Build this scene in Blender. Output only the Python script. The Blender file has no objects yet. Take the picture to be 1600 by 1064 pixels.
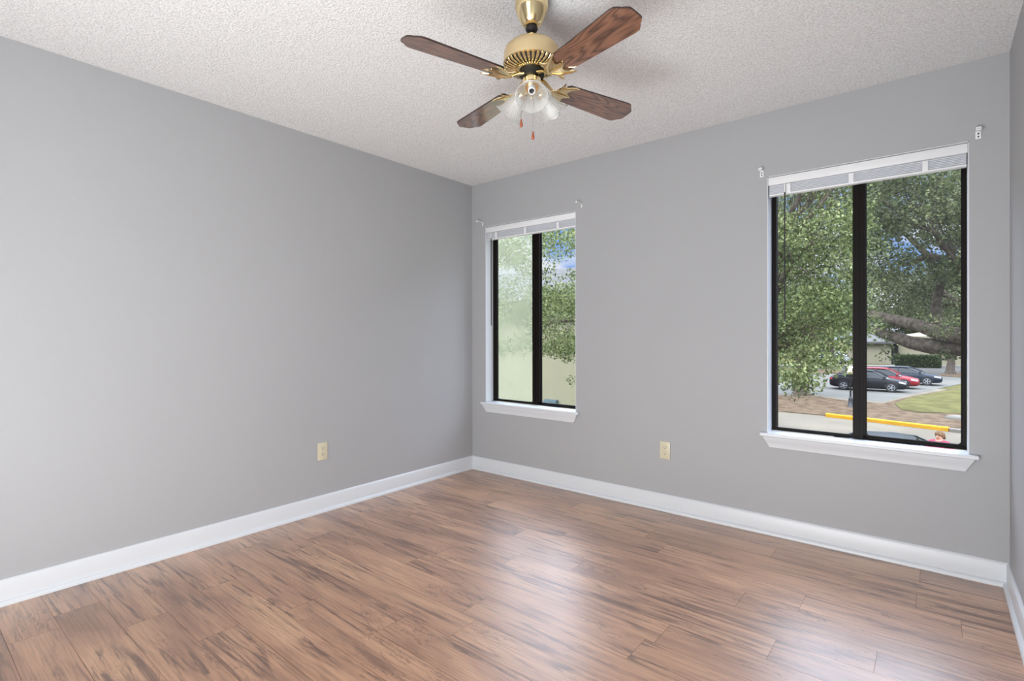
import bpy, bmesh, math, random
import numpy as np
from mathutils import Vector, Matrix
random.seed(7); RNG = np.random.default_rng(11)
S = bpy.context.scene
C = S.collection

# ------------------------------------------------------------------ camera
FOC, YAW, PITCH, ROLL = 810.63, 0.68326, -0.00184, -0.00185
CAM = Vector((3.1014, -3.2645, 1.1579)); SHY = -8.36
W = 3.368; H = 2.44; REAR = -4.4; GZ = -2.842
_R = Vector((math.cos(YAW), math.sin(YAW), 0)); _F = Vector((-math.sin(YAW), math.cos(YAW), 0)); _U = Vector((0, 0, 1))
F2 = _F*math.cos(PITCH)+_U*math.sin(PITCH); U2 = _U*math.cos(PITCH)-_F*math.sin(PITCH)
R3 = _R*math.cos(ROLL)+U2*math.sin(ROLL); U3 = U2*math.cos(ROLL)-_R*math.sin(ROLL)
cd = bpy.data.cameras.new('camera'); cam = bpy.data.objects.new('camera', cd); C.objects.link(cam)
cd.sensor_width = 36; cd.lens = FOC*36/1600; cd.shift_y = SHY/1600; cd.clip_start = .02; cd.clip_end = 600
m = Matrix((R3, U3, -F2)).transposed().to_4x4(); m.translation = CAM; cam.matrix_world = m
S.camera = cam
S.view_settings.view_transform = 'Standard'; S.view_settings.look = 'None'
S.view_settings.gamma = 1; S.view_settings.exposure = 0.0; S.view_settings.use_curve_mapping = False
S.cycles.max_bounces = 10; S.cycles.diffuse_bounces = 6; S.cycles.transparent_max_bounces = 24
S.cycles.sample_clamp_indirect = 6; S.cycles.use_denoising = True; S.cycles.caustics_reflective = False

def ray(px, py): return F2 + R3*((px-800)/FOC) + U3*((532+SHY-py)/FOC)
def at(px, py, Y):
    d = ray(px, py); return CAM + d*((Y-CAM.y)/d.y)
def gp(px, py, z=GZ):
    d = ray(px, py); return CAM + d*((z-CAM.z)/d.z)

# ------------------------------------------------------------------ node helper
def new_mat(name):
    mt = bpy.data.materials.new(name); mt.use_nodes = True
    nt = mt.node_tree; b = nt.nodes['Principled BSDF']; return mt, nt, b
def N(nt, t, **kw):
    n = nt.nodes.new(t)
    for k, v in kw.items():
        if k in n.inputs.keys() if isinstance(k, str) else False: n.inputs[k].default_value = v
        else: setattr(n, k, v)
    return n
def ramp(nt, stops, interp='LINEAR'):
    r = nt.nodes.new('ShaderNodeValToRGB'); r.color_ramp.interpolation = interp
    e = r.color_ramp.elements
    while len(e) < len(stops): e.new(.5)
    for el, (p, c) in zip(e, stops): el.position = p; el.color = (*c, 1) if len(c) == 3 else c
    return r
def s2l(r, g, b):
    f = lambda c: (c/255/12.92) if c <= 10 else ((c/255+.055)/1.055)**2.4
    return (f(r), f(g), f(b))

# ------------------------------------------------------------------ world sky
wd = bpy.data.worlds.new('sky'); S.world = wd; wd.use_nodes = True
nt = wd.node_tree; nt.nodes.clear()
tc = N(nt, 'ShaderNodeTexCoord'); sx = N(nt, 'ShaderNodeSeparateXYZ'); nt.links.new(tc.outputs['Generated'], sx.inputs[0])
ns = N(nt, 'ShaderNodeTexNoise'); ns.inputs['Scale'].default_value = 5; ns.inputs['Detail'].default_value = 6
mp = N(nt, 'ShaderNodeMapping'); mp.inputs['Scale'].default_value = (1, 1, 2.4)
nt.links.new(tc.outputs['Generated'], mp.inputs[0]); nt.links.new(mp.outputs[0], ns.inputs[0])
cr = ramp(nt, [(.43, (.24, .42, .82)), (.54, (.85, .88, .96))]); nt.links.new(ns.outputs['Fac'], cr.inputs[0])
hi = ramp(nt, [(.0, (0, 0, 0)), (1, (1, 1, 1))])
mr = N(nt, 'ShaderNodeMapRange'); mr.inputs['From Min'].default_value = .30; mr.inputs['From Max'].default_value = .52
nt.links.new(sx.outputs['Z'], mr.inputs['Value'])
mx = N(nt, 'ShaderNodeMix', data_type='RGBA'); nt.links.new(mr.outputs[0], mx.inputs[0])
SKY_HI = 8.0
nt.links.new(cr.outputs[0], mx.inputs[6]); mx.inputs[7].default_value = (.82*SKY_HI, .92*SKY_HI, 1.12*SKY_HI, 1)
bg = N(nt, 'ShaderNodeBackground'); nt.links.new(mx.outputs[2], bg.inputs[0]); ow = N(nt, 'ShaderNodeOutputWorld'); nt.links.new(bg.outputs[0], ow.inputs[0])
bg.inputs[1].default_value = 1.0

# ------------------------------------------------------------------ lights
def area(name, loc, target, sx_, sy_, power, col=(1, 1, 1), portal=False):
    l = bpy.data.lights.new(name, 'AREA'); l.shape = 'RECTANGLE'; l.size = sx_; l.size_y = sy_; l.energy = power; l.color = col
    o = bpy.data.objects.new(name, l); C.objects.link(o); o.location = loc
    d = Vector(target)-Vector(loc); o.rotation_euler = d.to_track_quat('-Z', 'Y').to_euler()
    if portal: l.cycles.is_portal = True
    return o
sun = bpy.data.lights.new('sun', 'SUN'); sun.energy = 1.6; sun.angle = math.radians(12); sun.color = (1, .96, .88)
so = bpy.data.objects.new('sun', sun); C.objects.link(so); so.rotation_euler = Vector((.35, .62, -1)).to_track_quat('-Z', 'Y').to_euler()
# daylight sampling through the two windows
area('window_portal', (.603, .16, 1.32), (.603, -1, 1.32), .9, 1.48, 1, portal=True)
area('window_portal', (2.79, .16, 1.32), (2.79, -1, 1.32), .9, 1.48, 1, portal=True)
# two unseen fill lights added behind the camera to brighten the room
area('rear_fill_light', (2.25, -4.33, 1.20), (1.4, 0, 1.25), 1.9, 2.1, 26, (.94, .975, 1))
area('ceiling_fill_light', (2.2, -3.85, .30), (1.5, -1.1, 2.44), 1.9, .9, 112, (.94, .975, 1))

# ------------------------------------------------------------------ mesh helpers
class MB:
    def __init__(s): s.v = []; s.f = []; s.mi = []
    def add(s, vs, fs, mi=0):
        o = len(s.v); s.v += [tuple(v) for v in vs]; s.f += [[i+o for i in f] for f in fs]; s.mi += [mi]*len(fs); return s
    def box(s, a, b, mi=0, M=None):
        (x0, y0, z0), (x1, y1, z1) = a, b
        vs = [(x0,y0,z0),(x1,y0,z0),(x1,y1,z0),(x0,y1,z0),(x0,y0,z1),(x1,y0,z1),(x1,y1,z1),(x0,y1,z1)]
        if M is not None: vs = [M @ Vector(v) for v in vs]
        return s.add(vs, [(0,3,2,1),(4,5,6,7),(0,1,5,4),(1,2,6,5),(2,3,7,6),(3,0,4,7)], mi)
    def lathe(s, prof, n=24, M=None, mi=0, caps=True):
        vs = []; fs = []
        for r, z in prof:
            for k in range(n):
                a = 2*math.pi*k/n; vs.append(Vector((r*math.cos(a), r*math.sin(a), z)))
        for i in range(len(prof)-1):
            for k in range(n):
                k2 = (k+1) % n; fs.append((i*n+k, i*n+k2, (i+1)*n+k2, (i+1)*n+k))
        if caps:
            fs.append(tuple(range(n))[::-1]); fs.append(tuple((len(prof)-1)*n+k for k in range(n)))
        if M is not None: vs = [M @ v for v in vs]
        return s.add(vs, fs, mi)
    def tube(s, pts, rad, n=8, mi=0, flat=1.0, up=None):
        pts = [Vector(p) for p in pts]; R = rad if isinstance(rad, (list, tuple)) else [rad]*len(pts)
        vs = []; fs = []; u = None
        for i, p in enumerate(pts):
            t = (pts[min(i+1, len(pts)-1)]-pts[max(i-1, 0)]).normalized()
            if u is None:
                u = Vector(up) if up is not None else (Vector((0, 0, 1)) if abs(t.z) < .9 else Vector((1, 0, 0)))
            u = (u-t*u.dot(t)).normalized(); w = t.cross(u)
            for k in range(n):
                a = 2*math.pi*k/n; vs.append(p+(u*math.cos(a)*flat+w*math.sin(a))*R[i])
        for i in range(len(pts)-1):
            for k in range(n):
                k2 = (k+1) % n; fs.append((i*n+k, i*n+k2, (i+1)*n+k2, (i+1)*n+k))
        fs.append(tuple(range(n))[::-1]); fs.append(tuple((len(pts)-1)*n+k for k in range(n)))
        return s.add(vs, fs, mi)
    def prism(s, poly, z0, z1, M=None, mi=0):
        n = len(poly); vs = [Vector((x, y, z0)) for x, y in poly]+[Vector((x, y, z1)) for x, y in poly]
        if M is not None: vs = [M @ v for v in vs]
        return s.add(vs, [tuple(range(n))[::-1], tuple(range(n, 2*n))]+[(i, (i+1) % n, n+(i+1) % n, n+i) for i in range(n)], mi)
    def loft(s, rings, mi=0, caps=True):
        n = len(rings[0]); vs = [v for r in rings for v in r]; fs = []
        for i in range(len(rings)-1):
            for k in range(n):
                k2 = (k+1) % n; fs.append((i*n+k, i*n+k2, (i+1)*n+k2, (i+1)*n+k))
        if caps: fs.append(tuple(range(n))[::-1]); fs.append(tuple((len(rings)-1)*n+k for k in range(n)))
        return s.add(vs, fs, mi)
    def build(s, name, mats, parent=None, smooth=30, bevel=0, kind=None, label=None):
        me = bpy.data.meshes.new(name); me.from_pydata(s.v, [], s.f); 
        if not isinstance(mats, (list, tuple)): mats = [mats]
        for q in mats: me.materials.append(q)
        if len(mats) > 1: me.polygons.foreach_set('material_index', s.mi)
        bm = bmesh.new(); bm.from_mesh(me); bmesh.ops.recalc_face_normals(bm, faces=bm.faces)
        if bevel:
            bmesh.ops.bevel(bm, geom=[e for e in bm.edges if len(e.link_faces) == 2 and e.calc_face_angle(0) > .6], offset=bevel, segments=2, affect='EDGES', profile=.5)
        bm.to_mesh(me); bm.free()
        if smooth:
            me.polygons.foreach_set('use_smooth', [True]*len(me.polygons)); me.set_sharp_from_angle(angle=math.radians(smooth))
        me.update()
        o = bpy.data.objects.new(name, me); C.objects.link(o)
        if parent is not None: o.parent = parent
        if kind: o['kind'] = kind
        if label: o['label'] = label
        return o
def tag(o, label, cat, group=None, kind=None):
    o['label'] = label; o['category'] = cat
    if group: o['group'] = group
    if kind: o['kind'] = kind
    return o
def empty(name, loc=(0, 0, 0), rz=0.0, kind=None):
    o = bpy.data.objects.new(name, None); C.objects.link(o); o.location = loc; o.rotation_euler = (0, 0, rz); o.empty_display_size = .1
    if kind: o['kind'] = kind
    return o
def copy_tree(o, parent=None):
    c = o.copy(); C.objects.link(c); c.parent = parent
    for ch in list(o.children): copy_tree(ch, c)
    return c

# ------------------------------------------------------------------ materials
def plain(name, col, rough=.5, metal=0, coat=0, spec=.5, nscale=0, namt=0, bump=0, bscale=200):
    mt, nt, b = new_mat(name)
    b.inputs['Roughness'].default_value = rough; b.inputs['Metallic'].default_value = metal
    b.inputs['Coat Weight'].default_value = coat; b.inputs['Specular IOR Level'].default_value = spec
    co = N(nt, 'ShaderNodeTexCoord')
    n = N(nt, 'ShaderNodeTexNoise'); n.inputs['Scale'].default_value = nscale or 4; n.inputs['Detail'].default_value = 4
    nt.links.new(co.outputs['Object'], n.inputs[0])
    a = namt or .03
    r = ramp(nt, [(.3, tuple(c*(1-a) for c in col)), (.7, tuple(min(1, c*(1+a)) for c in col))])
    nt.links.new(n.outputs['Fac'], r.inputs[0]); nt.links.new(r.outputs[0], b.inputs['Base Color'])
    if bump:
        n2 = N(nt, 'ShaderNodeTexNoise'); n2.inputs['Scale'].default_value = bscale; n2.inputs['Detail'].default_value = 3
        nt.links.new(co.outputs['Object'], n2.inputs[0])
        bp = N(nt, 'ShaderNodeBump'); bp.inputs['Strength'].default_value = bump; bp.inputs['Distance'].default_value = .003
        nt.links.new(n2.outputs['Fac'], bp.inputs['Height']); nt.links.new(bp.outputs[0], b.inputs['Normal'])
    return mt
M = {}
M['wall'] = plain('grey_wall_paint', (.392, .397, .408), .5, spec=.3, nscale=1.2, namt=.015, bump=.12, bscale=260)
M['trim'] = plain('white_trim_paint', (.66, .685, .715), .35, nscale=3, namt=.01)
M['white'] = plain('white_plastic', (.80, .81, .82), .35, nscale=3, namt=.01)
M['slat'] = plain('white_vinyl_slats', (.76, .78, .82), .4, nscale=3, namt=.01)
M['bronze'] = plain('dark_bronze_aluminium', (.007, .005, .004), .5, metal=.0, spec=.12)
M['ivory'] = plain('ivory_plastic', s2l(206, 199, 174), .35)
M['dark'] = plain('black_slot', (.01, .009, .008), .6)
M['wand'] = plain('dark_silhouette_wand', (.03, .028, .025), .2)  # clear plastic wand; its backlit silhouette is put into the colour
M['brass'] = plain('polished_brass', (.86, .70, .40), .13, metal=1, nscale=8, namt=.04)
M['brass_satin'] = plain('satin_brass', (.78, .62, .36), .34, metal=1, nscale=8, namt=.04)
M['steel'] = plain('steel', (.6, .6, .6), .3, metal=1)

def matte(k):
    M[k].node_tree.nodes['Principled BSDF'].inputs['Specular IOR Level'].default_value = .05
def ceiling_mat():
    mt, nt, b = new_mat('popcorn_ceiling'); b.inputs['Roughness'].default_value = .95; b.inputs['Specular IOR Level'].default_value = .1
    co = N(nt, 'ShaderNodeTexCoord')
    v = N(nt, 'ShaderNodeTexNoise'); v.inputs['Scale'].default_value = 120; v.inputs['Detail'].default_value = 4; v.inputs['Roughness'].default_value = .65
    nt.links.new(co.outputs['Object'], v.inputs[0])
    r = ramp(nt, [(.38, (.74, .74, .735)), (.55, (.92, .92, .92))]); nt.links.new(v.outputs['Fac'], r.inputs[0]); nt.links.new(r.outputs[0], b.inputs['Base Color'])
    bp = N(nt, 'ShaderNodeBump'); bp.inputs['Strength'].default_value = .9; bp.inputs['Distance'].default_value = .012
    nt.links.new(v.outputs['Fac'], bp.inputs['Height']); nt.links.new(bp.outputs[0], b.inputs['Normal']); return mt
M['ceiling'] = ceiling_mat()

def floor_mat():
    mt, nt, b = new_mat('laminate_planks')
    co = N(nt, 'ShaderNodeTexCoord'); at_ = N(nt, 'ShaderNodeAttribute'); at_.attribute_name = 'plank'
    # shift the grain of every plank
    sc = N(nt, 'ShaderNodeVectorMath', operation='SCALE'); sc.inputs['Scale'].default_value = 37.0
    nt.links.new(at_.outputs['Color'], sc.inputs[0])
    ad = N(nt, 'ShaderNodeVectorMath', operation='ADD'); nt.links.new(co.outputs['Object'], ad.inputs[0]); nt.links.new(sc.outputs[0], ad.inputs[1])
    def noise(scale, s, detail=5, rough=.55, dist=0):
        mp = N(nt, 'ShaderNodeMapping'); mp.inputs['Scale'].default_value = scale; nt.links.new(ad.outputs[0], mp.inputs[0])
        n = N(nt, 'ShaderNodeTexNoise'); n.inputs['Scale'].default_value = s; n.inputs['Detail'].default_value = detail
        n.inputs['Roughness'].default_value = rough; n.inputs['Distortion'].default_value = dist
        nt.links.new(mp.outputs[0], n.inputs[0]); return n
    base = noise((1, 4, 1), 1.6, 3, .5, .6)
    r1 = ramp(nt, [(.30, s2l(158, 114, 86)), (.5, s2l(190, 143, 110)), (.72, s2l(212, 166, 128))]); nt.links.new(base.outputs['Fac'], r1.inputs[0])
    fine = noise((1, 34, 1), 4.5, 7, .62, .2)
    r2 = ramp(nt, [(.38, (.66, .63, .60)), (.58, (1, 1, 1))]); nt.links.new(fine.outputs['Fac'], r2.inputs[0])
    m1 = N(nt, 'ShaderNodeMix', data_type='RGBA', blend_type='MULTIPLY'); m1.inputs[0].default_value = .8
    nt.links.new(r1.outputs[0], m1.inputs[6]); nt.links.new(r2.outputs[0], m1.inputs[7])
    # dark spalted streaks, broken up along the board
    st = noise((1, 11, 1), 2.4, 8, .66, .9)
    r3 = ramp(nt, [(.49, (0, 0, 0)), (.56, (.5, .5, .5)), (.61, (1, 1, 1))]); nt.links.new(st.outputs['Fac'], r3.inputs[0])
    msk = noise((1, 2.2, 1), 1.8, 2, .5, 0)
    r4 = ramp(nt, [(.38, (0, 0, 0)), (.54, (1, 1, 1))]); nt.links.new(msk.outputs['Fac'], r4.inputs[0])
    mm = N(nt, 'ShaderNodeMath', operation='MULTIPLY'); nt.links.new(r3.outputs[0], mm.inputs[0]); nt.links.new(r4.outputs[0], mm.inputs[1])
    # thin dark veins
    vn = noise((1, 5, 1), 2.2, 6, .6, 1.8)
    ab = N(nt, 'ShaderNodeMath', operation='SUBTRACT'); nt.links.new(vn.outputs['Fac'], ab.inputs[0]); ab.inputs[1].default_value = .5
    ab2 = N(nt, 'ShaderNodeMath', operation='ABSOLUTE'); nt.links.new(ab.outputs[0], ab2.inputs[0])
    r5 = ramp(nt, [(.0, (1, 1, 1)), (.016, (0, 0, 0))]); nt.links.new(ab2.outputs[0], r5.inputs[0])
    msk2 = noise((1, 3, 1), 2.7, 2, .5, 0)
    r6 = ramp(nt, [(.50, (0, 0, 0)), (.62, (1, 1, 1))]); nt.links.new(msk2.outputs['Fac'], r6.inputs[0])
    m5 = N(nt, 'ShaderNodeMath', operation='MULTIPLY'); nt.links.new(r5.outputs[0], m5.inputs[0]); nt.links.new(r6.outputs[0], m5.inputs[1])
    mxx = N(nt, 'ShaderNodeMath', operation='MAXIMUM'); nt.links.new(mm.outputs[0], mxx.inputs[0]); nt.links.new(m5.outputs[0], mxx.inputs[1])
    sc8 = N(nt, 'ShaderNodeMath', operation='MULTIPLY'); nt.links.new(mxx.outputs[0], sc8.inputs[0]); sc8.inputs[1].default_value = .86
    m2 = N(nt, 'ShaderNodeMix', data_type='RGBA'); nt.links.new(sc8.outputs[0], m2.inputs[0]); nt.links.new(m1.outputs[2], m2.inputs[6]); m2.inputs[7].default_value = (*s2l(92, 60, 42), 1)
    # board to board tone
    hsv = N(nt, 'ShaderNodeHueSaturation'); sp = N(nt, 'ShaderNodeSeparateXYZ'); nt.links.new(at_.outputs['Color'], sp.inputs[0])
    mr = N(nt, 'ShaderNodeMapRange'); mr.inputs['To Min'].default_value = .94; mr.inputs['To Max'].default_value = 1.06
    nt.links.new(sp.outputs[0], mr.inputs['Value']); nt.links.new(mr.outputs[0], hsv.inputs['Value']); nt.links.new(m2.outputs[2], hsv.inputs['Color'])
    nt.links.new(hsv.outputs[0], b.inputs['Base Color'])
    b.inputs['Roughness'].default_value = .42; b.inputs['Specular IOR Level'].default_value = .6; b.inputs['Coat Weight'].default_value = 1.0; b.inputs['Coat Roughness'].default_value = .35; b.inputs['Coat IOR'].default_value = 1.72
    bp = N(nt, 'ShaderNodeBump'); bp.inputs['Strength'].default_value = .10; bp.inputs['Distance'].default_value = .002
    nt.links.new(fine.outputs['Fac'], bp.inputs['Height']); nt.links.new(bp.outputs[0], b.inputs['Normal'])
    return mt
M['floor'] = floor_mat(); M['groove'] = plain('plank_groove', s2l(120, 88, 70), .6)

def blade_mat():
    mt, nt, b = new_mat('walnut_blade')
    co = N(nt, 'ShaderNodeTexCoord'); oi = N(nt, 'ShaderNodeObjectInfo')
    mp = N(nt, 'ShaderNodeMapping'); mp.inputs['Scale'].default_value = (1, 7, 1); nt.links.new(co.outputs['Object'], mp.inputs[0])
    ad = N(nt, 'ShaderNodeVectorMath', operation='ADD'); nt.links.new(mp.outputs[0], ad.inputs[0])
    sc = N(nt, 'ShaderNodeVectorMath', operation='SCALE'); nt.links.new(oi.outputs['Random'], sc.inputs[0]); sc.inputs['Scale'].default_value = 9; nt.links.new(sc.outputs[0], ad.inputs[1])
    n = N(nt, 'ShaderNodeTexNoise'); n.inputs['Scale'].default_value = 2.2; n.inputs['Detail'].default_value = 2; nt.links.new(ad.outputs[0], n.inputs[0])
    mu = N(nt, 'ShaderNodeMath', operation='MULTIPLY'); mu.inputs[1].default_value = 12; nt.links.new(n.outputs['Fac'], mu.inputs[0])
    fr = N(nt, 'ShaderNodeMath', operation='PINGPONG'); fr.inputs[1].default_value = .5; nt.links.new(mu.outputs[0], fr.inputs[0])
    r = ramp(nt, [(0, s2l(66, 44, 34)), (.2, s2l(112, 76, 58)), (.5, s2l(134, 94, 72))]); nt.links.new(fr.outputs[0], r.inputs[0])
    mp2 = N(nt, 'ShaderNodeMapping'); mp2.inputs['Scale'].default_value = (3, 90, 1); nt.links.new(co.outputs['Object'], mp2.inputs[0])
    n2 = N(nt, 'ShaderNodeTexNoise'); n2.inputs['Scale'].default_value = 3; n2.inputs['Detail'].default_value = 4; nt.links.new(mp2.outputs[0], n2.inputs[0])
    r2 = ramp(nt, [(.35, (.62, .6, .58)), (.65, (1.0, 1.0, 1.0))]); nt.links.new(n2.outputs['Fac'], r2.inputs[0])
    m1 = N(nt, 'ShaderNodeMix', data_type='RGBA', blend_type='MULTIPLY'); m1.inputs[0].default_value = .8
    nt.links.new(r.outputs[0], m1.inputs[6]); nt.links.new(r2.outputs[0], m1.inputs[7]); nt.links.new(m1.outputs[2], b.inputs['Base Color'])
    b.inputs['Roughness'].default_value = .3; b.inputs['Coat Weight'].default_value = 1.0; b.inputs['Coat Roughness'].default_value = .1; b.inputs['Coat IOR'].default_value = 1.85
    return mt
M['blade'] = blade_mat(); M['blade_edge'] = plain('dark_blade_edge', s2l(52, 34, 28), .5)
M['fob'] = plain('stained_wood_fob', s2l(150, 72, 36), .35, coat=.4)

def glass_mat(name, haze=0.0, hazecol=(.7, .72, .66), tint=(1, 1, 1), refl=1.0):
    mt, nt, b = new_mat(name); nt.nodes.remove(b); out = nt.nodes['Material Output']
    tr = N(nt, 'ShaderNodeBsdfTransparent'); tr.inputs[0].default_value = (*tint, 1)
    gl = N(nt, 'ShaderNodeBsdfGlossy'); gl.inputs['Roughness'].default_value = .01
    lw = N(nt, 'ShaderNodeLayerWeight'); lw.inputs[0].default_value = .5
    pw = N(nt, 'ShaderNodeMath', operation='POWER'); pw.inputs[1].default_value = 5; nt.links.new(lw.outputs['Facing'], pw.inputs[0])
    ms = N(nt, 'ShaderNodeMath', operation='MULTIPLY_ADD'); ms.inputs[1].default_value = .9*refl; ms.inputs[2].default_value = 0; nt.links.new(pw.outputs[0], ms.inputs[0])
    mx = N(nt, 'ShaderNodeMixShader'); nt.links.new(ms.outputs[0], mx.inputs[0])
    src = tr
    if haze:
        df = N(nt, 'ShaderNodeBsdfTranslucent'); df.inputs[0].default_value = (*hazecol, 1)
        d2 = N(nt, 'ShaderNodeBsdfDiffuse'); d2.inputs[0].default_value = (*hazecol, 1)
        m3 = N(nt, 'ShaderNodeMixShader'); m3.inputs[0].default_value = .25; nt.links.new(df.outputs[0], m3.inputs[1]); nt.links.new(d2.outputs[0], m3.inputs[2])
        co = N(nt, 'ShaderNodeTexCoord'); n = N(nt, 'ShaderNodeTexNoise'); n.inputs['Scale'].default_value = 3; nt.links.new(co.outputs['Object'], n.inputs[0])
        mr = N(nt, 'ShaderNodeMapRange'); mr.inputs['To Min'].default_value = haze*.85; mr.inputs['To Max'].default_value = haze*1.15; nt.links.new(n.outputs['Fac'], mr.inputs['Value'])
        m2 = N(nt, 'ShaderNodeMixShader'); nt.links.new(mr.outputs[0], m2.inputs[0])
        nt.links.new(tr.outputs[0], m2.inputs[1]); nt.links.new(m3.outputs[0], m2.inputs[2]); src = m2
    nt.links.new(src.outputs[0], mx.inputs[1]); nt.links.new(gl.outputs[0], mx.inputs[2]); nt.links.new(mx.outputs[0], out.inputs[0])
    return mt
M['glass'] = glass_mat('window_glass', haze=.003, refl=.3)
M['glass_dusty'] = glass_mat('dusty_window_glass', haze=.010, refl=.3)
M['screen'] = glass_mat('insect_screen', haze=.42, hazecol=(.50, .53, .38), refl=0)
M['car_glass'] = plain('tinted_car_glass', (.010, .013, .014), .12, spec=.3)

def shade_mat():
    mt, nt, b = new_mat('ribbed_frosted_glass'); nt.nodes.remove(b); out = nt.nodes['Material Output']
    tr = N(nt, 'ShaderNodeBsdfTransparent'); tr.inputs[0].default_value = (.98, .98, .975, 1)
    tl = N(nt, 'ShaderNodeBsdfTranslucent'); tl.inputs[0].default_value = (.9, .9, .87, 1)
    df = N(nt, 'ShaderNodeBsdfDiffuse'); df.inputs[0].default_value = (.85, .85, .82, 1)
    gl = N(nt, 'ShaderNodeBsdfGlossy'); gl.inputs['Roughness'].default_value = .12
    fr = N(nt, 'ShaderNodeLayerWeight'); fr.inputs[0].default_value = .12
    a = N(nt, 'ShaderNodeMixShader'); a.inputs[0].default_value = .5; nt.links.new(tl.outputs[0], a.inputs[1]); nt.links.new(df.outputs[0], a.inputs[2])
    c = N(nt, 'ShaderNodeMixShader'); c.inputs[0].default_value = .52; nt.links.new(tr.outputs[0], c.inputs[1]); nt.links.new(a.outputs[0], c.inputs[2])
    d = N(nt, 'ShaderNodeMixShader'); nt.links.new(fr.outputs['Facing'], d.inputs[0]); nt.links.new(c.outputs[0], d.inputs[1]); nt.links.new(gl.outputs[0], d.inputs[2])
    nt.links.new(d.outputs[0], out.inputs[0]); return mt
M['shade'] = shade_mat(); M['rimglass'] = plain('glass_rim', (.42, .43, .42), .15)

def leaf_mat(name, c1, c2, c3):
    mt, nt, b = new_mat(name); out = nt.nodes['Material Output']
    g = N(nt, 'ShaderNodeNewGeometry'); r = ramp(nt, [(0, c1), (.55, c2), (1, c3)]); nt.links.new(g.outputs['Random Per Island'], r.inputs[0])
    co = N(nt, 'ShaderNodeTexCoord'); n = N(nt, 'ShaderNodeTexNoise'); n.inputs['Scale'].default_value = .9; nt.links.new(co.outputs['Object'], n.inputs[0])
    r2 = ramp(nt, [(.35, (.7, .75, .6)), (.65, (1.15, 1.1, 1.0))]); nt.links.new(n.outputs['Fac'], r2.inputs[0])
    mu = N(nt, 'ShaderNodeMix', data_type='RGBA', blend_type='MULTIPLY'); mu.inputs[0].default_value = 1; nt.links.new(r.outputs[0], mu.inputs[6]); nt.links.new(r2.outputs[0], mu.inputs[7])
    nt.links.new(mu.outputs[2], b.inputs['Base Color']); b.inputs['Roughness'].default_value = .5; b.inputs['Specular IOR Level'].default_value = .3
    tl = N(nt, 'ShaderNodeBsdfTranslucent'); nt.links.new(mu.outputs[2], tl.inputs[0])
    mx = N(nt, 'ShaderNodeMixShader'); mx.inputs[0].default_value = .4; nt.links.new(b.outputs[0], mx.inputs[1]); nt.links.new(tl.outputs[0], mx.inputs[2])
    nt.links.new(mx.outputs[0], out.inputs[0]); return mt
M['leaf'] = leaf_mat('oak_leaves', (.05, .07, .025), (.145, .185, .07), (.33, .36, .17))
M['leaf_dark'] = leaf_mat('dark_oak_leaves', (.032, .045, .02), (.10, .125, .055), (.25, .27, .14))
M['hedge'] = leaf_mat('hedge_leaves', (.018, .034, .009), (.04, .065, .018), (.075, .10, .035))
M['bark'] = plain('oak_bark', (.10, .08, .062), .9, nscale=9, namt=.5, bump=1, bscale=14)
M['asphalt'] = plain('pale_asphalt', (.125, .110, .084), .95, nscale=.6, namt=.12, bump=.3, bscale=60)
M['lot'] = plain('parking_lot_asphalt', (.104, .101, .088), .9, nscale=.35, namt=.12)
M['road'] = plain('far_road_asphalt', (.066, .063, .056), .9, nscale=.4, namt=.1)
M['mulch'] = plain('leaf_litter', (.085, .060, .038), 1, nscale=2.2, namt=.42, bump=1, bscale=30)
M['grass'] = plain('lawn_grass', (.078, .073, .026), 1, nscale=1.3, namt=.3, bump=1, bscale=40)
M['concrete'] = plain('pale_concrete', (.15, .14, .12), .9, nscale=3, namt=.08)
M['yellow'] = plain('yellow_kerb_paint', (.42, .22, .018), .7, nscale=3, namt=.12)
M['stucco'] = plain('beige_stucco', (.26, .245, .155), .95, nscale=1, namt=.05, bump=.4, bscale=50)
M['stucco_far'] = plain('cream_stucco', (.23, .21, .145), .95, nscale=.6, namt=.04)
M['roof'] = plain('grey_shingles', (.09, .088, .084), .95, nscale=3, namt=.15)
M['roof_dark'] = plain('dark_shingles', (.09, .088, .085), .95, nscale=3, namt=.2)
M['fascia'] = plain('white_fascia', (.33, .33, .31), .7)
M['tire'] = plain('tyre_rubber', (.012, .012, .012), .85)
M['rim'] = plain('alloy_rim', (.42, .43, .45), .32, metal=.7)
M['lens'] = plain('headlight_lens', (.65, .67, .7), .12, coat=1)
M['tail'] = plain('tail_light_lens', (.35, .01, .01), .15, coat=1)
M['boxblue'] = plain('pale_blue_matte', (.09, .125, .13), .6)
M['globe'] = plain('cream_lamp_globe', (.80, .70, .50), .4)
M['black_metal'] = plain('black_painted_metal', (.015, .015, .017), .4)
M['skin'] = plain('skin', s2l(214, 160, 132), .5)
M['hair'] = plain('blond_hair', s2l(120, 88, 52), .6, nscale=40, namt=.35, bump=1, bscale=90)
M['pink'] = plain('pink_shirt_cloth', s2l(165, 62, 88), .85, nscale=10, namt=.06)
M['denim'] = plain('blue_denim', (.05, .08, .15), .9)
M['shoe'] = plain('white_shoe', (.6, .6, .6), .6)

for k in ('asphalt','lot','road','mulch','grass','concrete','yellow','stucco','stucco_far','roof','roof_dark','fascia','bark','boxblue'): matte(k)
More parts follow.
